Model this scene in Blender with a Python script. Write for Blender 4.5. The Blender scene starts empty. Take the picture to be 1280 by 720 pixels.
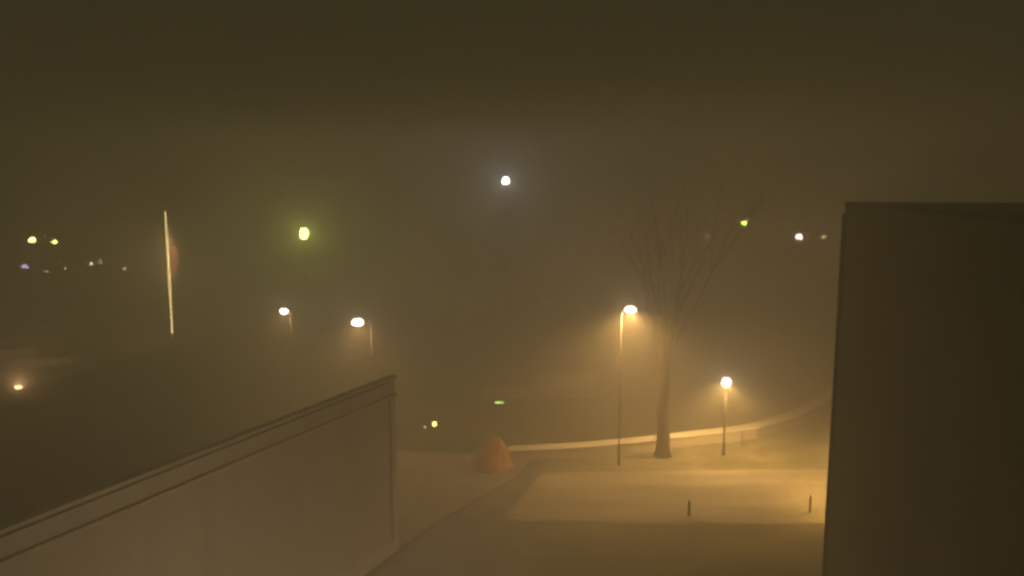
import bpy, bmesh, math, random
from mathutils import Vector, Matrix
R = math.radians
random.seed(7)
sc = bpy.context.scene
C = sc.collection

# ------------------------------------------------------------------ camera, sky, exposure
cam_d = bpy.data.cameras.new('camera')
cam_d.sensor_width = 36.0
cam_d.lens = 28.125
cam_d.clip_start = 0.1
cam_d.clip_end = 3000
cam = bpy.data.objects.new('camera', cam_d)
C.objects.link(cam)
cam.location = (0, 0, 15.0)
cam.rotation_euler = (R(90) - math.atan(0.14), 0, 0)
sc.camera = cam
cam_d.dof.use_dof = True          # a webcam focused a little short
cam_d.dof.focus_distance = 7.0
cam_d.dof.aperture_fstop = 1.05

world = bpy.data.worlds.new('World')
sc.world = world
world.use_nodes = True
wn = world.node_tree
wn.nodes.clear()
w_out = wn.nodes.new('ShaderNodeOutputWorld')
sky = wn.nodes.new('ShaderNodeTexSky')
sky.sky_type = 'NISHITA'
sky.sun_disc = False
sky.sun_elevation = R(-6)
sky.sun_rotation = R(200)
bg_sky = wn.nodes.new('ShaderNodeBackground')
bg_sky.inputs['Strength'].default_value = 0.05
bg_city = wn.nodes.new('ShaderNodeBackground')          # low cloud lit by the town
bg_city.inputs['Color'].default_value = (0.0325, 0.0280, 0.0104, 1)
bg_city.inputs['Strength'].default_value = 1.0
w_add = wn.nodes.new('ShaderNodeAddShader')
wn.links.new(sky.outputs[0], bg_sky.inputs['Color'])
wn.links.new(bg_sky.outputs[0], w_add.inputs[0])
wn.links.new(bg_city.outputs[0], w_add.inputs[1])
wn.links.new(w_add.outputs[0], w_out.inputs['Surface'])

HAZE = 0.037
sc.view_settings.view_transform = 'Standard'
sc.view_settings.look = 'None'
sc.view_settings.exposure = 0.0
sc.view_settings.gamma = 1.0
sc.view_settings.use_curve_mapping = False
sc.cycles.use_denoising = True
sc.cycles.volume_bounces = 2
sc.cycles.max_bounces = 8
sc.cycles.transparent_max_bounces = 16
sc.cycles.use_light_tree = True

# ------------------------------------------------------------------ materials
def mat(name, a, b, scale=3.0, rough=0.8, bump=0.3, bscale=40.0, spec=0.3, detail=6.0, metal=0.0):
    m = bpy.data.materials.new(name)
    m.use_nodes = True
    nt = m.node_tree
    p = nt.nodes['Principled BSDF']
    tc = nt.nodes.new('ShaderNodeTexCoord')
    n = nt.nodes.new('ShaderNodeTexNoise')
    n.inputs['Scale'].default_value = scale
    n.inputs['Detail'].default_value = detail
    r = nt.nodes.new('ShaderNodeValToRGB')
    r.color_ramp.elements[0].position = 0.32
    r.color_ramp.elements[1].position = 0.68
    r.color_ramp.elements[0].color = (*a, 1)
    r.color_ramp.elements[1].color = (*b, 1)
    nt.links.new(tc.outputs['Object'], n.inputs['Vector'])
    nt.links.new(n.outputs['Fac'], r.inputs['Fac'])
    nt.links.new(r.outputs['Color'], p.inputs['Base Color'])
    p.inputs['Roughness'].default_value = rough
    p.inputs['Specular IOR Level'].default_value = spec
    p.inputs['Metallic'].default_value = metal
    if bump:
        n2 = nt.nodes.new('ShaderNodeTexNoise')
        n2.inputs['Scale'].default_value = bscale
        n2.inputs['Detail'].default_value = 4
        bp = nt.nodes.new('ShaderNodeBump')
        bp.inputs['Strength'].default_value = bump
        bp.inputs['Distance'].default_value = 0.02
        nt.links.new(tc.outputs['Object'], n2.inputs['Vector'])
        nt.links.new(n2.outputs['Fac'], bp.inputs['Height'])
        nt.links.new(bp.outputs['Normal'], p.inputs['Normal'])
    return m

M = {}
M['grass'] = mat('grass', (0.055, 0.058, 0.028), (0.12, 0.115, 0.06), 0.35, 0.95, 0.6, 30)
M['road'] = mat('road', (0.28, 0.255, 0.205), (0.50, 0.455, 0.37), 0.55, 0.7, 0.25, 60, 0.4)
_nt = M['road'].node_tree                       # worn wheel tracks: the stains run along the road
_mp = _nt.nodes.new('ShaderNodeMapping')
_mp.inputs['Scale'].default_value = (0.12, 1.5, 1.0)
_tc = next(n for n in _nt.nodes if n.type == 'TEX_COORD')
_nz = next(n for n in _nt.nodes if n.type == 'TEX_NOISE' and abs(n.inputs['Scale'].default_value - 0.55) < 1e-4)
_nt.links.new(_tc.outputs['Object'], _mp.inputs['Vector'])
_nt.links.new(_mp.outputs[0], _nz.inputs['Vector'])
M['dry_grass'] = mat('dry_grass', (0.22, 0.203, 0.128), (0.34, 0.315, 0.205), 0.6, 0.95, 0.7, 18)
M['asphalt'] = mat('asphalt', (0.18, 0.168, 0.145), (0.27, 0.253, 0.22), 0.7, 0.75, 0.3, 60, 0.4)
M['paving'] = mat('paving', (0.24, 0.22, 0.18), (0.36, 0.33, 0.28), 0.8, 0.85, 0.25, 50)
M['concrete'] = mat('concrete', (0.38, 0.35, 0.30), (0.55, 0.51, 0.45), 1.2, 0.85, 0.25, 30)
M['render'] = mat('render', (0.62, 0.60, 0.56), (0.73, 0.71, 0.67), 0.5, 0.9, 0.25, 45)
_nt = M['render'].node_tree
_mp = _nt.nodes.new('ShaderNodeMapping'); _mp.inputs['Scale'].default_value = (2.6, 2.6, 0.35)
_tc = next(n for n in _nt.nodes if n.type == 'TEX_COORD')
_nz = next(n for n in _nt.nodes if n.type == 'TEX_NOISE' and abs(n.inputs['Scale'].default_value - 0.5) < 1e-4)
_nt.links.new(_tc.outputs['Object'], _mp.inputs['Vector']); _nt.links.new(_mp.outputs[0], _nz.inputs['Vector'])
M['trim'] = mat('trim', (0.70, 0.65, 0.56), (0.82, 0.77, 0.68), 0.9, 0.85, 0.2, 35)
M['roofing'] = mat('roofing', (0.20, 0.195, 0.175), (0.31, 0.30, 0.27), 0.4, 0.9, 0.4, 50)
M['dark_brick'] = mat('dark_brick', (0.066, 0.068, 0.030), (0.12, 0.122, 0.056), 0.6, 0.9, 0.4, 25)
M['dark_trim'] = mat('dark_trim', (0.06, 0.053, 0.03), (0.10, 0.09, 0.052), 0.8, 0.85, 0.2, 35)
M['metal'] = mat('metal', (0.13, 0.125, 0.115), (0.19, 0.185, 0.17), 4, 0.5, 0.05, 60, 0.5)
M['dark_metal'] = mat('dark_metal', (0.02, 0.02, 0.02), (0.045, 0.044, 0.042), 4, 0.5, 0.05, 60, 0.5)
M['white_paint'] = mat('white_paint', (0.66, 0.64, 0.58), (0.82, 0.80, 0.74), 3, 0.45, 0.05, 40, 0.5)
M['brass'] = mat('brass', (0.60, 0.42, 0.14), (0.75, 0.55, 0.22), 5, 0.35, 0.02, 40, 0.5, metal=0.8)
M['bark'] = mat('bark', (0.05, 0.042, 0.033), (0.11, 0.094, 0.074), 5, 0.95, 0.8, 14)
M['tarp'] = mat('tarp', (0.58, 0.31, 0.16), (0.74, 0.43, 0.24), 1.6, 0.65, 0.5, 6, 0.4)
M['car_paint'] = mat('car_paint', (0.62, 0.60, 0.56), (0.70, 0.68, 0.64), 2, 0.35, 0.0, spec=0.5)
M['car_glass'] = mat('car_glass', (0.02, 0.022, 0.024), (0.03, 0.032, 0.034), 2, 0.1, 0.0, spec=0.5)
M['tyre'] = mat('tyre', (0.018, 0.018, 0.018), (0.03, 0.03, 0.03), 6, 0.9, 0.1, 40)
M['white_wall'] = mat('white_wall', (0.68, 0.64, 0.57), (0.80, 0.77, 0.70), 1.5, 0.85, 0.2, 30)
M['wood'] = mat('wood', (0.16, 0.125, 0.085), (0.25, 0.20, 0.14), 6, 0.85, 0.4, 30)
M['rope'] = mat('rope', (0.4, 0.38, 0.33), (0.55, 0.52, 0.46), 8, 0.9, 0.0)

def glow_mat(name, col, strength, glassy=True):
    """glass that lights up: the flame inside still shines through it"""
    m = bpy.data.materials.new(name)
    m.use_nodes = True
    nt = m.node_tree
    nt.nodes.clear()
    o = nt.nodes.new('ShaderNodeOutputMaterial')
    e = nt.nodes.new('ShaderNodeEmission')
    e.inputs['Color'].default_value = (*col, 1)
    e.inputs['Strength'].default_value = strength
    if glassy:
        t = nt.nodes.new('ShaderNodeBsdfTransparent')
        a = nt.nodes.new('ShaderNodeAddShader')
        nt.links.new(e.outputs[0], a.inputs[0])
        nt.links.new(t.outputs[0], a.inputs[1])
        nt.links.new(a.outputs[0], o.inputs['Surface'])
    else:
        nt.links.new(e.outputs[0], o.inputs['Surface'])
    m.cycles.emission_sampling = 'NONE'
    return m

# ------------------------------------------------------------------ mesh helpers
def link(name, bm, m, parent=None, smooth=False):
    me = bpy.data.meshes.new(name)
    bmesh.ops.recalc_face_normals(bm, faces=bm.faces)
    bm.to_mesh(me)
    bm.free()
    if smooth:
        for p in me.polygons:
            p.use_smooth = True
    o = bpy.data.objects.new(name, me)
    if m is not None:
        me.materials.append(m)
    C.objects.link(o)
    if parent is not None:
        o.parent = parent
    return o

def tag(o, label=None, cat=None, group=None, kind=None):
    if label: o['label'] = label
    if cat: o['category'] = cat
    if group: o['group'] = group
    if kind: o['kind'] = kind
    return o

def thing(name, loc, label, cat, group=None, rz=0.0):
    o = bpy.data.objects.new(name, None)
    o.empty_display_size = 0.3
    C.objects.link(o)
    o.location = loc
    o.rotation_euler = (0, 0, rz)
    return tag(o, label, cat, group)

def prism(pts, z0, z1, bm=None, bevel=0.0):
    bm = bm or bmesh.new()
    lo = [bm.verts.new((x, y, z0)) for x, y in pts]
    hi = [bm.verts.new((x, y, z1)) for x, y in pts]
    n = len(pts)
    fs = [bm.faces.new(lo[::-1]), bm.faces.new(hi)]
    for i in range(n):
        fs.append(bm.faces.new((lo[i], lo[(i + 1) % n], hi[(i + 1) % n], hi[i])))
    if bevel:
        bmesh.ops.bevel(bm, geom=list(bm.edges), offset=bevel, segments=2, affect='EDGES', profile=0.6)
    return bm

def box(c, s, bm=None, bevel=0.0):
    x, y, z = c
    a, b, h = s[0] / 2, s[1] / 2, s[2] / 2
    return prism([(x - a, y - b), (x + a, y - b), (x + a, y + b), (x - a, y + b)], z - h, z + h, bm, bevel)

def sheet(pts, z):
    bm = bmesh.new()
    bm.faces.new([bm.verts.new((x, y, z)) for x, y in pts])
    return bm

def tube(path, radii, seg=12, bm=None, cap=True):
    bm = bm or bmesh.new()
    pts = [Vector(p) for p in path]
    rings = []
    for i, p in enumerate(pts):
        d = (pts[min(i + 1, len(pts) - 1)] - pts[max(i - 1, 0)]).normalized()
        up = Vector((0, 0, 1)) if abs(d.z) < 0.95 else Vector((1, 0, 0))
        a = d.cross(up).normalized()
        b = d.cross(a).normalized()
        r = radii[i] if isinstance(radii, (list, tuple)) else radii
        rings.append([bm.verts.new(p + (a * math.cos(2 * math.pi * k / seg) + b * math.sin(2 * math.pi * k / seg)) * r) for k in range(seg)])
    for q, w in zip(rings, rings[1:]):
        for k in range(seg):
            bm.faces.new((q[k], q[(k + 1) % seg], w[(k + 1) % seg], w[k]))
    if cap:
        bm.faces.new(rings[0][::-1])
        bm.faces.new(rings[-1])
    return bm

def lathe(prof, c=(0, 0, 0), seg=20, sx=1.0, sy=1.0, bm=None):
    bm = bm or bmesh.new()
    rings = []
    for r, z in prof:
        rings.append([bm.verts.new((c[0] + max(r, 1e-4) * sx * math.cos(2 * math.pi * k / seg),
                                    c[1] + max(r, 1e-4) * sy * math.sin(2 * math.pi * k / seg), c[2] + z)) for k in range(seg)])
    for q, w in zip(rings, rings[1:]):
        for k in range(seg):
            bm.faces.new((q[k], q[(k + 1) % seg], w[(k + 1) % seg], w[k]))
    bm.faces.new(rings[0][::-1])
    bm.faces.new(rings[-1])
    return bm

def globe_prof(rz, rr, z=0.0, n=14):
    return [(rr * math.sin(math.pi * i / n), z - rz * math.cos(math.pi * i / n)) for i in range(n + 1)]

def pt_light(parent, loc, col, watts, radius=0.12):
    d = bpy.data.lights.new('lamp_light', 'POINT')
    d.color = col
    d.energy = watts
    d.shadow_soft_size = radius
    o = bpy.data.objects.new('lamp_light', d)
    C.objects.link(o)
    o.location = loc
    o.parent = parent
    return o

def reflector(parent, loc, col, watts, cone=178):
    d = bpy.data.lights.new('reflector_light', 'SPOT')
    d.color = col
    d.energy = watts
    d.spot_size = R(cone)
    d.spot_blend = 1.0
    d.shadow_soft_size = 0.15
    o = bpy.data.objects.new('reflector_light', d)
    C.objects.link(o)
    o.location = loc
    o.parent = parent
    return o

# ------------------------------------------------------------------ ground
tag(link('ground', sheet([(-330, -40), (330, -40), (330, 420), (-330, 420)], 0.0), M['grass']), kind='structure')
WALL_LINE = [(-0.13, 40.74), (2.1, 41.05), (4.32, 41.45), (6.7, 42.1), (8.91, 42.85), (11.5, 43.65), (14.08, 44.55), (17.2, 46.8), (20.02, 49.75), (23.0, 54.0)]
rg = random.Random(3)
def wavy(a, b_, n, amp):
    out = []
    for k in range(n):
        t = k / n
        out.append((a[0] + (b_[0] - a[0]) * t + rg.uniform(-amp, amp), a[1] + (b_[1] - a[1]) * t + rg.uniform(-amp, amp)))
    return out
near_edge = [(-0.45, 33.45)] + wavy((0.6, 33.25), (40, 32.6), 46, 0.09) + [(40, 32.6)]
far_edge = wavy((40, 40.0), (1.9, 39.35), 46, 0.08) + [(1.64, 39.25)]
tag(link('road', sheet(near_edge + far_edge, 0.012), M['road']), kind='structure')
tag(link('driveway', sheet([(-5.5, 28.0), (-3.31, 33.06), (0.0, 38.15), (1.2, 40.6), (2.4, 41.0), (2.6, 36), (1.6, 33.1), (-0.2, 31.0), (-3.0, 27.4), (-6.0, 16), (-14, 16)], 0.008), M['asphalt']), kind='structure')
tag(link('verge', sheet([(2.05, 39.5)] + [(x, y - 0.02) for x, y in WALL_LINE[1:]] + [(34, 62), (40, 50), (40, 39.8), (20, 39.4)], 0.004), M['dry_grass']), kind='structure')
tag(link('lawn', sheet([(-6.5, 15), (26, 15), (26, 33.4), (-0.6, 33.4), (-4, 27)], 0.004), M['dry_grass']), kind='structure')
tag(link('footpath', prism([(-4.60, 30.64), (-3.25, 33.1), (0.05, 38.1), (0.9, 40.55), (-0.6, 41.5), (-9, 42.5), (-13, 40), (-14.4, 35.9)], -0.05, 0.11, bevel=0.015), M['paving']), kind='structure')
tag(link('pavement', prism([(-2.0, 52.8), (9, 53.6), (18, 58), (17, 60.5), (8.5, 56.2), (-2, 55.4)], -0.05, 0.12), M['paving']), kind='structure')
tag(link('yard', sheet([(-62, 56), (-34, 58), (-26, 84), (-62, 92)], 0.004), M['asphalt']), kind='structure')

# ------------------------------------------------------------------ flat roofed building, lower left
D = Vector((0.43961, 0.89819)); N = Vector((-0.89819, 0.43961)); P0 = Vector((-4.66, 30.6))
def lb(s, t):                       # s metres back along the wall from the corner, t metres in from its face
    p = P0 - D * s + N * t
    return (p.x, p.y)
b = thing('low_building', (-4.66, 30.6, 0), 'low building with a pale parapet band rising to its corner, filling the lower left', 'building')
def bpart(name, pts, z0, z1, m, bevel=0.0):
    o = link(name, prism([(x + 4.66, y - 30.6) for x, y in pts], z0, z1, bevel=bevel), m, b)
    return o
LEN = 30.0
WID = 7.0
def wedge(name, t0, t1, zt0, zt1, zb0, zb1, s0, s1, m):     # cross-section falling from the parapet to low eaves behind
    bm = bmesh.new(); r = []
    for s_ in (s0, s1):
        r.append([bm.verts.new((lb(s_, t)[0] + 4.66, lb(s_, t)[1] - 30.6, z)) for t, z in ((t0, zb0), (t1, zb1), (t1, zt1), (t0, zt0))])
    for k in range(4):
        bm.faces.new((r[0][k], r[0][(k + 1) % 4], r[1][(k + 1) % 4], r[1][k]))
    bm.faces.new(r[0]); bm.faces.new(r[1][::-1])
    link(name, bm, m, b)
wedge('wall', 0, WID, 6.34, 2.3, -0.1, -0.1, 0, LEN, M['render'])
wedge('roof', 0.26, WID + 0.4, 6.62, 2.50, 6.42, 2.30, -0.08, LEN, M['roofing'])
bpart('plinth', [lb(-0.05, -0.05), lb(LEN, -0.05), lb(LEN, -0.004), lb(-0.05, -0.004)], -0.05, 0.55, M['trim'], 0.01)
wedge('string_course', -0.13, -0.002, 6.52, 6.525, 6.47, 6.345, -0.13, LEN, M['trim'])
bpart('parapet', [lb(-0.03, -0.03), lb(LEN, -0.03), lb(LEN, 0.14), lb(-0.03, 0.14)], 6.46, 7.03, M['render'])
k_ = -0.10
while k_ < LEN - 1:
    dz_ = random.uniform(-.008, .008)
    wedge('coping_slab', -0.11 + random.uniform(-.010, .010), 0.17, 7.25 + dz_, 7.25 + dz_, 7.14, 7.02, k_, k_ + 1.19, M['trim'])
    k_ += 1.2
bpart('corner_trim', [lb(-0.035, -0.06), lb(0.26, -0.06), lb(0.26, -0.003), lb(-0.035, -0.003)], 0.56, 6.33, M['trim'], 0.01)

# ------------------------------------------------------------------ tall dark building, right
q = thing('dark_building', (11.75, 28.3, 0), 'tall unlit dark building filling the right edge of the view', 'building')
U = Vector((-1.95, -12.3)).normalized(); V = Vector((-U.y, U.x)) * -1.0
V = V if V.x > 0 else -V
def rb(s, t):
    p = U * s + V * t
    return (p.x, p.y)
def rpart(name, pts, z0, z1, m, bevel=0.0):
    return link(name, prism(pts, z0, z1, bevel=bevel), m, q)
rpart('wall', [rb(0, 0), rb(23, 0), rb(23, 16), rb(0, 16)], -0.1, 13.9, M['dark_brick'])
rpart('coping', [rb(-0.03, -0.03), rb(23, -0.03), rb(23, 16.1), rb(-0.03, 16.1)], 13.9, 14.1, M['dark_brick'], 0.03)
pp = rb(0.25, -0.09)
link('edge_highlight_pipe', tube([(pp[0], pp[1], 0.2), (pp[0], pp[1], 13.7)], 0.065, 10), M['metal'], q, True)  # pale pipe added to stand in for lamplight caught on the corner edge

# ------------------------------------------------------------------ low wall along the road
def wall_strip(name, line, h, w, m, label, cat, cap=True, group=None):
    base = line[0]
    o = thing(name, (base[0], base[1], 0), label, cat, group)
    L = [Vector(p) - Vector(base) for p in line]
    def ribbon(off0, off1, z0, z1, nm, mm):
        bm = bmesh.new(); prev = None
        for i, p in enumerate(L):
            d = (L[min(i + 1, len(L) - 1)] - L[max(i - 1, 0)]).normalized()
            n = Vector((-d.y, d.x))
            a, c = p + n * off0, p + n * off1
            ring = [bm.verts.new((a.x, a.y, z0)), bm.verts.new((c.x, c.y, z0)), bm.verts.new((c.x, c.y, z1)), bm.verts.new((a.x, a.y, z1))]
            if prev:
                for k in range(4):
                    bm.faces.new((prev[k], prev[(k + 1) % 4], ring[(k + 1) % 4], ring[k]))
            else:
                bm.faces.new(ring)
            prev = ring
        bm.faces.new(prev[::-1])
        link(nm, bm, mm, o)
    ribbon(0.0, w, -0.05, h, 'wall', m)
    if cap:
        ribbon(-0.04, w + 0.04, h, h + 0.07, 'coping', m)
    return o
wall_strip('low_wall', WALL_LINE, 0.52, 0.75, M['white_wall'], 'low pale wall glowing amber, running beside the road behind the tree', 'wall')
wall_strip('garden_wall', [(1.6, 54.6), (3.5, 54.7), (5.9, 55.1)], 1.15, 0.3, M['concrete'], 'short pale garden wall in fog, far side of the road left of the tree', 'wall')

def make_car(paint):
    t = thing('parked_car', (0, 0, 0), 'x', 'car', 'parked cars at the left edge')
    def shell(name, prof, w0, w1, m, zt):        # side profile (x, z) swept across the car, narrowing upward
        bm = bmesh.new(); zs = [z for _, z in prof]; lo_, hi_ = min(zs), max(zs); r = []
        for sgn in (-1, 1):
            r.append([bm.verts.new((x, sgn * (w0 + (w1 - w0) * (z - lo_) / (hi_ - lo_)), z)) for x, z in prof])
        n = len(prof)
        for k in range(n):
            bm.faces.new((r[0][k], r[0][(k + 1) % n], r[1][(k + 1) % n], r[1][k]))
        bm.faces.new(r[0]); bm.faces.new(r[1][::-1])
        bmesh.ops.bevel(bm, geom=list(bm.edges), offset=0.05, segments=2, affect='EDGES')
        return link(name, bm, m, t, True)
    shell('body', [(-2.1, 0.30), (-2.15, 0.62), (-2.0, 0.86), (-0.95, 0.96), (1.35, 1.0), (2.02, 0.95), (2.12, 0.6), (2.08, 0.30)], 0.86, 0.82, paint, 1)
    shell('cabin', [(-1.05, 0.93), (-0.35, 1.40), (1.15, 1.43), (1.85, 0.95)], 0.80, 0.62, M['car_glass'], 1)
    shell('car_roof', [(-0.42, 1.395), (-0.30, 1.46), (1.12, 1.48), (1.26, 1.40)], 0.63, 0.58, paint, 1)
    for sx in (-1.32, 1.32):
        for sy in (-0.80, 0.80):
            w = link('wheel', tube([(sx, sy - 0.10, 0.32), (sx, sy + 0.10, 0.32)], 0.32, 20), M['tyre'], t)
            link('rim', tube([(sx, sy - 0.108, 0.32), (sx, sy + 0.108, 0.32)], 0.19, 14), M['metal'], w)
    for sy in (-0.6, 0.6):
        link('headlight', box((-2.08, sy, 0.68), (0.10, 0.34, 0.13), bevel=0.02), M['white_paint'], t)
        link('tail_light', box((2.06, sy, 0.78), (0.08, 0.28, 0.16), bevel=0.02), M['tarp'], t)
    return t
def copy_tree(o, parent=None):
    c = o.copy(); C.objects.link(c)
    if parent is not None: c.parent = parent
    for ch in list(o.children): copy_tree(ch, c)
    return c
car0 = make_car(M['car_paint'])
CARS = [((-36.6, 61.6), 8, 'pale parked car in fog at left, nearest and farthest right of the group'),
        ((-41.9, 64.6), 4, 'pale parked car in fog at the left edge, second nearest of the group'),
        ((-45.6, 69.0), 6, 'pale parked car in fog at the left edge, second farthest of the group'),
        ((-45.0, 76.5), 2, 'faintest and farthest pale parked car in fog at left')]
cars = [car0] + [copy_tree(car0) for _ in CARS[1:]]
for o, ((cx_, cy_), rz_, lab) in zip(cars, CARS):
    o.location = (cx_, cy_, 0.004); o.rotation_euler = (0, 0, R(rz_)); o['label'] = lab

# ------------------------------------------------------------------ lamps
def arm_lamp(x, y, z, side, lab, col, watts, core, rr, rz, reach, group=None, down=0):
    """street lamp: lens centre at (x, y, z), pole 'reach' metres to the side"""
    px = side * reach
    t = thing('street_lamp', (x + px, y, 0), lab, 'street lamp', group)
    link('base', lathe([(0.10, 0), (0.10, 0.12), (0.065, 0.2), (0.065, 0.9), (0.05, 0.95)]), M['dark_metal'], t, True)
    link('pole', tube([(0, 0, 0.9), (0, 0, z * 0.5), (0, 0, z + 0.1)], [0.04, 0.036, 0.032], 12), M['metal'], t, True)
    link('arm', tube([(0, 0, z + 0.08), (-px * 0.15, 0, z + 0.26), (-px * 0.5, 0, z + rz + 0.10), (-px * 0.85, 0, z + rz + 0.08)], [0.035, 0.03, 0.028, 0.028], 8), M['dark_metal'], t, True)
    link('housing', lathe([(rr * 0.34, rz * 0.97), (rr * 0.36, rz * 1.04), (rr * 0.28, rz * 1.14), (rr * 0.15, rz * 1.2), (0.02, rz * 1.24)], (-px, 0, z), 20, 1, 0.8), M['dark_metal'], t, True)
    link('lens', lathe(globe_prof(rz, rr), (-px, 0, z), 20, 1, 0.8), glow_mat('lens_glow', core, 0.55 * math.exp(HAZE * y)), t, True)
    pt_light(t, (-px, 0, z - rz * 0.2), col, watts)
    reflector(t, (-px, 0, z - rz * 0.3), (1.0, 0.54, 0.15), down)
    return t

def post_lamp(x, y, z, lab, col, watts, core, rr, rz, group=None, name='lamp_post', pole_r=0.06, cat='lamp post', down=0):
    t = thing(name, (x, y, 0), lab, cat, group)
    pr = pole_r
    link('base', lathe([(pr * 1.8, 0), (pr * 1.8, 0.08), (pr * 1.25, 0.14), (pr * 1.2, 0.5), (pr, 0.55)]), M['dark_metal'], t, True)
    link('pole', tube([(0, 0, 0.5), (0, 0, z * 0.5), (0, 0, z - rz * 1.05)], [pr, pr * 0.9, pr * 0.7], 12), M['metal'], t, True)
    link('collar', lathe([(pr, -rz * 1.2), (rr * 0.34, -rz * 1.02), (rr * 0.36, -rz * 0.95), (pr, -rz * 0.8)], (0, 0, z)), M['dark_metal'], t, True)
    link('globe', lathe(globe_prof(rz, rr), (0, 0, z), 20), glow_mat('globe_glow', core, 0.42 * math.exp(HAZE * y)), t, True)
    link('cap', lathe([(rr * 0.36, rz * 0.95), (rr * 0.30, rz * 1.04), (rr * 0.12, rz * 1.12), (0.01, rz * 1.18)], (0, 0, z)), M['dark_metal'], t, True)
    if watts:
        pt_light(t, (0, 0, z), col, watts)
    if down:
        reflector(t, (0, 0, z), AMB, down)
    return t

AMB = (1.0, 0.54, 0.13); WARM = (1.0, 0.66, 0.36); YG = (0.74, 0.80, 0.16); COOL = (1.0, 0.90, 0.66)
gs = 'street lamps'
arm_lamp(-8.23, 42, 7.27, 1, 'bright oval street lamp above the corner of the low building', WARM, 240, (3.2, 2.6, 2.1), 0.32, 0.22, 0.72, gs, 1100)
arm_lamp(-13.87, 48, 6.85, 1, 'small pinkish street lamp left of the bright oval one, below the yellow mast lamp', WARM, 170, (3.2, 2.5, 2.2), 0.26, 0.19, 0.40, gs, 600)
arm_lamp(6.05, 40.3, 8.24, -1, 'oval street lamp on a thin pole left of the tree trunk', (1.0, 0.74, 0.46), 240, (3.2, 2.8, 1.9), 0.31, 0.19, 0.45, gs, 6600)
gp = 'post-top lamps by the road'
post_lamp(11.5, 41.8, 4.04, 'round amber lamp on a post above the lit low wall at right', (1.0, 0.74, 0.46), 430, (3.0, 2.6, 1.7), 0.26, 0.28, gp, down=5000)
post_lamp(15.6, 35.6, 3.0, 'assumed amber road lamp, unseen, hidden behind the corner of the dark building', AMB, 200, (3.0, 2.6, 1.7), 0.26, 0.28, gp, down=3300)  # unseen lamp, assumed as the source of the amber pool on the road
post_lamp(-3.0, 16.5, 3.2, 'added amber fill lamp post in the forecourt directly below the viewpoint, unseen under the picture', (1.0, 0.66, 0.36), 430, (3.0, 2.6, 1.7), 0.26, 0.28, gp)  # unseen fill lamp added to brighten the foreground and the low building's wall
gm = 'tall mast lamps'
post_lamp(-15.6, 60, 10.72, 'tall mast lamp glowing greenish yellow above the two lamps at left', YG, 1250, (3.4, 3.2, 0.75), 0.34, 0.46, gm, 'mast_lamp', 0.055, 'mast lamp')
post_lamp(-0.52, 66, 14.61, 'highest lamp, white with pale halo, in the upper centre', (0.86, 0.92, 1.0), 760, (4.5, 4.2, 3.0), 0.32, 0.32, gm, 'mast_lamp', 0.06, 'mast lamp')
gf = 'far lamps in the fog'
post_lamp(30.4, 105, 8.87, 'far small green lamp right of centre, left of the pink one', (0.5, 0.9, 0.1), 150, (2.6, 4.6, 0.5), 0.30, 0.32, gf, 'far_lamp', 0.08, 'street lamp')
post_lamp(32.34, 90, 8.22, 'far pinkish lamp with a reddish halo at right', (1.0, 0.5, 0.35), 140, (5, 3.6, 3.2), 0.32, 0.32, gf, 'far_lamp', 0.08, 'street lamp')
dim = post_lamp(31.22, 80, 8.97, 'dim far lamp on a visible pole beside the dark building', (1.0, 0.75, 0.5), 260, (0.55, 0.38, 0.16), 0.22, 0.18, gf, 'far_lamp', 0.13, 'street lamp')
for ch in dim.children:
    if ch.name.startswith('pole'):
        ch.data.materials[0] = M['white_paint']
post_lamp(34.32, 140, 4.59, 'barely visible faint lamp dot left of the far green lamp', WARM, 60, (0.35, 0.22, 0.14), 0.40, 0.40, gf, 'far_lamp', 0.08, 'street lamp')
post_lamp(-60.08, 100, 7.07, 'left one of the twin far yellow lamps at the left edge', YG, 500, (6, 5, 1.4), 0.36, 0.36, gf, 'far_lamp', 0.08, 'street lamp')
post_lamp(-57.29, 100, 6.87, 'right smaller one of the twin far yellow lamps at left', YG, 220, (5, 5, 1.0), 0.28, 0.28, gf, 'far_lamp', 0.08, 'street lamp')
post_lamp(-29.17, 46, 2.63, 'small orange lamp low at the left edge above the long parapet', (1.0, 0.45, 0.12), 110, (2.6, 1.8, 0.7), 0.19, 0.10, None, 'yard_lamp', 0.05, 'lamp post')
car_fill = reflector(C.objects['yard_lamp'], (0, 0, 2.66), (1.0, 0.55, 0.25), 11000, 44)  # extra spot added here to brighten the parked cars
car_fill.rotation_euler = Vector((-12, 20, -1.9)).to_track_quat('-Z', 'Y').to_euler()
gg = 'small garden lights'
post_lamp(-4.41, 44, 1.03, 'small yellow-green garden light right of the building corner', YG, 6, (2.6, 2.8, 0.6), 0.12, 0.16, gg, 'garden_light', 0.035, 'garden light')
post_lamp(-4.96, 44, 0.84, 'tiny pale garden light just left of the yellow-green one', COOL, 1, (1.0, 0.9, 0.6), 0.05, 0.06, gg, 'garden_light', 0.03, 'garden light')

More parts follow.
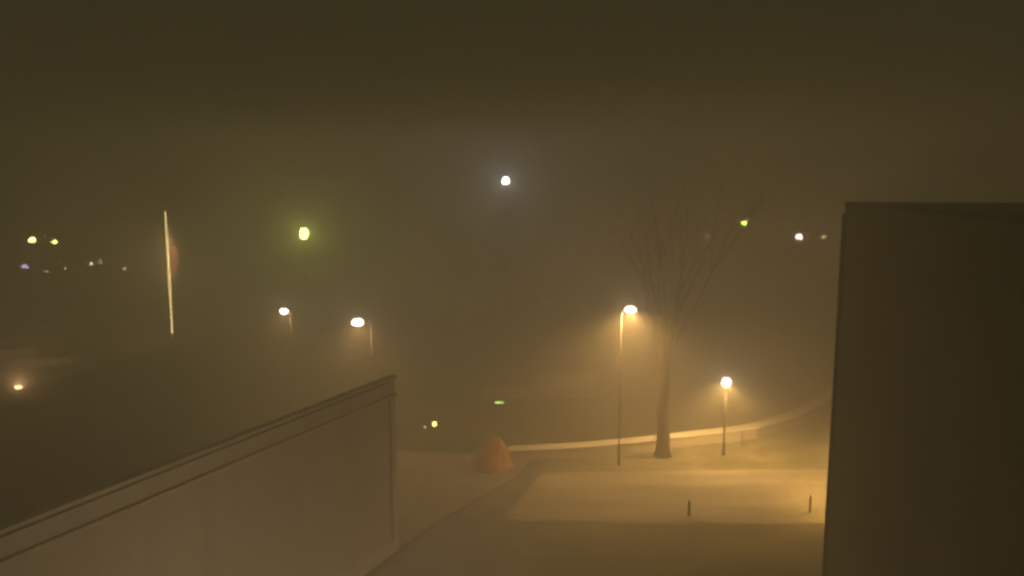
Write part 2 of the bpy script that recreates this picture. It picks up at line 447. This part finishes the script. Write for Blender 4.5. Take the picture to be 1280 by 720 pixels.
# ------------------------------------------------------------------ lit signs
def sign(name, x, y, z, w, h, core, lab):
    t = thing(name, (x, y, 0), lab, 'sign')
    for s in (-1, 1):
        link('post', tube([(s * w * 0.4, 0.06, 0), (s * w * 0.4, 0.06, z)], 0.03, 8), M['dark_metal'], t, True)
    link('frame', box((0, 0, z), (w + 0.06, 0.08, h + 0.06), bevel=0.012), M['dark_metal'], t)
    link('lit_face', box((0, -0.045, z), (w, 0.02, h)), glow_mat('sign_glow', core, 0.45 * math.exp(HAZE * y), False), t)
sign('lit_sign', -0.76, 46, 1.72, 0.52, 0.12, (1.2, 2.0, 0.35), 'small glowing green sign above the orange heap')
sign('lit_sign', -66.16, 108, 2.84, 1.05, 0.38, (1.6, 1.3, 2.3), 'far violet lit sign under the twin lamps at left')
sign('lit_sign', 3.7, 85, 1.71, 0.9, 0.10, (0.42, 0.30, 0.20), 'faint thin lit sign in mid distance left of the tree')

# ------------------------------------------------------------------ far house with small lit windows
hx, hy = -60.2, 113.0
hs = thing('far_house', (hx, hy, 0), 'long low house lost in fog with a few dim windows, far left', 'house')
link('wall', box((0, 3, 1.9), (16, 6, 3.8)), M['render'], hs)
bm = bmesh.new()
a = [bm.verts.new(v) for v in ((-8.4, -0.4, 3.8), (8.4, -0.4, 3.8), (8.4, 6.4, 3.8), (-8.4, 6.4, 3.8), (-8.4, 3, 5.6), (8.4, 3, 5.6))]
for f in ((0, 1, 5, 4), (2, 3, 4, 5), (0, 4, 3), (1, 2, 5), (0, 3, 2, 1)):
    bm.faces.new([a[i] for i in f])
link('roof', bm, M['roofing'], hs)
for x, z, k, col in ((-66.1, 1.6, 0.42, (0.9, 0.55, 0.45)), (-63.4, 1.94, 0.42, (0.9, 0.5, 0.4)), (-59.7, 2.62, 0.42, (2.0, 1.8, 1.5)), (-58.4, 3.07, 0.42, (0.9, 0.75, 0.6)), (-55.0, 1.94, 0.42, (0.7, 0.5, 0.35))):
    w = link('window', box((x - hx, -0.02, z), (k + 0.12, 0.06, k + 0.12)), M['dark_metal'], hs)
    link('pane', box((x - hx, -0.06, z), (k, 0.03, k)), glow_mat('pane_glow', col, 0.6 * math.exp(HAZE * hy), False), w)

# ------------------------------------------------------------------ flagpole and flag
FX, FY = -31.75, 73.6
fp = thing('flagpole', (FX, FY, 0), 'tall flagpole brightened by an added gold glowing strip, at left', 'flagpole')
link('base', lathe([(0.5, 0), (0.5, 0.12), (0.26, 0.16), (0.2, 0.5), (0.12, 0.55)]), M['concrete'], fp, True)
link('pole', tube([(0, 0, 0.5), (0, 0, 4), (0, 0, 8), (0, 0, 12.05)], [0.125, 0.12, 0.10, 0.06], 16), M['white_paint'], fp, True)
link('finial', lathe(globe_prof(0.13, 0.13), (0, 0, 12.25), 14), M['brass'], fp, True)
link('halyard', tube([(0.10, -0.10, 11.4), (0.20, -0.13, 6), (0.16, -0.16, 1.2)], 0.012, 6), M['rope'], fp, True)
fm = bpy.data.materials.new('flag_cloth'); fm.use_nodes = True
nt = fm.node_tree; pb = nt.nodes['Principled BSDF']; pb.inputs['Roughness'].default_value = 0.85
uv = nt.nodes.new('ShaderNodeUVMap'); sep = nt.nodes.new('ShaderNodeSeparateXYZ')
nt.links.new(uv.outputs[0], sep.inputs[0])
def math_n(op, a, bval=None, b=None):
    n = nt.nodes.new('ShaderNodeMath'); n.operation = op
    nt.links.new(a, n.inputs[0])
    if b is not None: nt.links.new(b, n.inputs[1])
    elif bval is not None: n.inputs[1].default_value = bval
    return n.outputs[0]
st = math_n('MODULO', math_n('FLOOR', math_n('MULTIPLY', sep.outputs[1], 13.0)), 2.0)
mx = nt.nodes.new('ShaderNodeMix'); mx.data_type = 'RGBA'
nt.links.new(st, mx.inputs[0]); mx.inputs[6].default_value = (0.55, 0.05, 0.04, 1); mx.inputs[7].default_value = (0.78, 0.74, 0.64, 1)
can = math_n('MULTIPLY', math_n('LESS_THAN', sep.outputs[0], 0.4), b=math_n('LESS_THAN', sep.outputs[1], 0.538))
mx2 = nt.nodes.new('ShaderNodeMix'); mx2.data_type = 'RGBA'
nt.links.new(can, mx2.inputs[0]); nt.links.new(mx.outputs[2], mx2.inputs[6]); mx2.inputs[7].default_value = (0.06, 0.07, 0.20, 1)
nt.links.new(mx2.outputs[2], pb.inputs['Base Color'])
bm = bmesh.new(); uvl = bm.loops.layers.uv.new('UVMap')
nu, nv = 26, 46; g = []
for i in range(nu + 1):
    u = i / nu; row = []
    for j in range(nv + 1):
        v = j / nv
        x = 0.14 + 0.16 * min(1, 6 * v) + 0.40 * math.sin(v * 10.5 + u * 1.2) * v ** 0.6 + 0.50 * v - 0.22 * v * u
        y = -0.02 + 0.20 * math.sin(v * 15.0 + 0.9 + u * 2.2) * v ** 0.5 - 0.06 * v
        z = 10.5 - 2.15 * u * (1 - 0.30 * v) - 3.3 * v ** 1.05 + 0.10 * math.sin(v * 8 + u * 5) * v
        row.append(bm.verts.new((x, y, z)))
    g.append(row)
for i in range(nu):
    for j in range(nv):
        f = bm.faces.new((g[i][j], g[i][j + 1], g[i + 1][j + 1], g[i + 1][j]))
        for lp, (du, dv) in zip(f.loops, ((0, 0), (0, 1), (1, 1), (1, 0))):
            lp[uvl].uv = ((j + dv) / nv, (i + du) / nu)
bmesh.ops.solidify(bm, geom=list(bm.faces), thickness=0.012)
fl = link('flag', bm, fm, None, True); fl.location = (FX, FY, 0)
tag(fl, 'limp red and gold striped flag hanging in folds on the flagpole', 'flag')
fs = link('added_glow_strip', tube([(0.0, -0.15, 0.12), (0.0, -0.145, 5.5), (0.0, -0.09, 11.75)], [0.07, 0.07, 0.06], 8), glow_mat('strip_glow', (1.0, 0.72, 0.28), 17.0, False), fp, True)  # emissive strip added to give the lit pole its brightness
fs.data.materials[0].cycles.emission_sampling = 'AUTO'
for zl in (6.2, 8.0, 9.6):                       # unseen lamps and brackets, added to brighten the flag
    link('added_bracket', tube([(0, -0.05, zl), (0.42, -1.0, zl + 0.05)], 0.02, 8), M['dark_metal'], fp, True)
    link('added_flag_light', lathe([(0.03, 0.0), (0.07, -0.05), (0.07, -0.12), (0.05, -0.12)], (0.42, -1.02, zl + 0.12), 12), M['dark_metal'], fp, True)
    pt_light(fp, (0.42, -1.02, zl - 0.06), (1.0, 0.66, 0.28), 600, 0.05)

# ------------------------------------------------------------------ orange heap, bollards, posts
bm = bmesh.new()
nA, nR = 40, 12; rows = []
for r in range(nR + 1):
    f = r / nR; ring = []
    for k in range(nA):
        an = 2 * math.pi * k / nA
        # steep right flank, long left slope: the top sits well right of the middle
        rx = 1.12 * f; ry = 1.0 * f
        cx = 0.50 * (1 - f)
        wob = 1 + 0.07 * math.sin(3 * an + 1) * f + 0.04 * math.sin(11 * an + 2.3 * f) * f
        x = cx + rx * math.cos(an) * wob; y = ry * math.sin(an) * wob
        z = 1.50 * (1 - f ** 1.9) + 0.05 * math.sin(7 * an + 5 * f) * f * (1 - f) * 3 + 0.10 * math.sin(4.3 * x + 1) * math.sin(5.1 * y + 0.6) * (1 - f * f)
        ring.append(bm.verts.new((x, y, max(z, 0.0))))
    rows.append(ring)
for p_, w_ in zip(rows, rows[1:]):
    for k in range(nA):
        bm.faces.new((p_[k], p_[(k + 1) % nA], w_[(k + 1) % nA], w_[k]))
bmesh.ops.remove_doubles(bm, verts=list(bm.verts), dist=0.003)
hp = link('covered_heap', bm, M['tarp'], None, True)
hp.location = (-1.15, 39.8, 0.11)
tag(hp, 'orange wedge-shaped covered heap at the left end of the lit low wall', 'heap')

def bollard(x, y, h, r, lab):
    t = thing('bollard', (x, y, 0), lab, 'bollard', 'bollards by the road')
    link('post', lathe([(r * 1.25, 0), (r * 1.25, 0.06), (r, 0.10), (r, h * 0.86), (r * 0.8, h * 0.88), (r * 0.8, h * 0.9), (r * 1.08, h * 0.92), (r * 0.9, h * 0.98), (0.02, h)], seg=16), M['wood'], t, True)
    link('band', lathe([(r + 0.006, h * 0.70), (r + 0.006, h * 0.78)], seg=16), M['wood'], t, True)
bollard(7.88, 33.9, 0.72, 0.055, 'short brown bollard standing alone on the road in the foreground')
bollard(12.94, 43.35, 0.72, 0.06, 'short brown bollard against the brightest stretch of the low wall')
bollard(13.42, 34.3, 0.80, 0.05, 'short brown bollard in the amber pool of light beside the dark building')
po = thing('marker_post', (-50.1, 85, 0), 'thin pale post far left, above the parked cars', 'post')
link('post', tube([(0, 0, 0), (0, 0, 1.2), (0, 0, 2.25)], 0.07, 10), M['white_paint'], po, True)
link('cap', lathe([(0.09, 2.25), (0.09, 2.30), (0.02, 2.36)]), M['metal'], po, True)

# ------------------------------------------------------------------ bare tree
tr = thing('bare_tree', (8.14, 41.6, 0), 'tall bare tree with a dark trunk standing before the lit low wall', 'tree')
rnd = random.Random(21)
trunk = bmesh.new(); crown = bmesh.new()
tube([(0.0, 0.0, -0.05), (0.0, 0, 0.25), (0.02, 0, 1.0), (-0.05, 0.03, 2.4), (0.04, 0.0, 3.8), (0.0, 0.04, 4.9), (-0.10, 0, 6.4)],
     [0.50, 0.40, 0.35, 0.31, 0.25, 0.18, 0.05], 14, trunk)
def grow(p, d, length, r, depth):
    pts = [p.copy()]; n = 4
    for i in range(n):
        d = (d + Vector((rnd.uniform(-.16, .16), rnd.uniform(-.16, .16), rnd.uniform(-.02, .16)))).normalized()
        p = p + d * (length / n)
        pts.append(p.copy())
    tube(pts, [r * (1 - 0.62 * i / n) for i in range(n + 1)], 6 if depth < 2 else 4, trunk if depth == 0 else crown, False)
    if depth < 3:
        k = (5, 5, 4)[depth]
        for j in range(k):
            t = rnd.uniform(0.3, 1.0)
            i = min(int(t * n), n - 1)
            q0 = pts[i].lerp(pts[i + 1], t * n - i)
            a = rnd.uniform(0, 2 * math.pi)
            nd = (d + Vector((math.cos(a), math.sin(a), rnd.uniform(-0.1, 0.5))) * rnd.uniform(0.55, 0.85)).normalized()
            grow(q0, nd, length * rnd.uniform(0.40, 0.62), r * (1 - 0.62 * t) * 0.6, depth + 1)
for i in range(11):
    a = i * 2.4 + rnd.uniform(-.3, .3)
    z = 3.6 + 0.22 * i
    up = rnd.uniform(2.7, 4.6) + (2.0 if i > 8 else 0)
    grow(Vector((0, 0, z)), Vector((math.cos(a), math.sin(a), up)).normalized(), rnd.uniform(6.4, 9.0), rnd.uniform(0.028, 0.042), 0)
link('trunk', trunk, M['bark'], tr, True)
link('crown', crown, M['bark'], tr, True)

# ------------------------------------------------------------------ fog
hb = box((0, 190, 8.75), (700, 500, 20.5))
hz = link('haze', hb, None)
tag(hz, kind='stuff')
hm = bpy.data.materials.new('haze'); hm.use_nodes = True
nt = hm.node_tree; nt.nodes.clear()
ho = nt.nodes.new('ShaderNodeOutputMaterial'); hv = nt.nodes.new('ShaderNodeVolumePrincipled')
hv.inputs['Color'].default_value = (0.97, 0.96, 0.94, 1)
hv.inputs['Density'].default_value = HAZE
hv.inputs['Anisotropy'].default_value = 0.0
nt.links.new(hv.outputs[0], ho.inputs['Volume'])
hz.data.materials.append(hm)
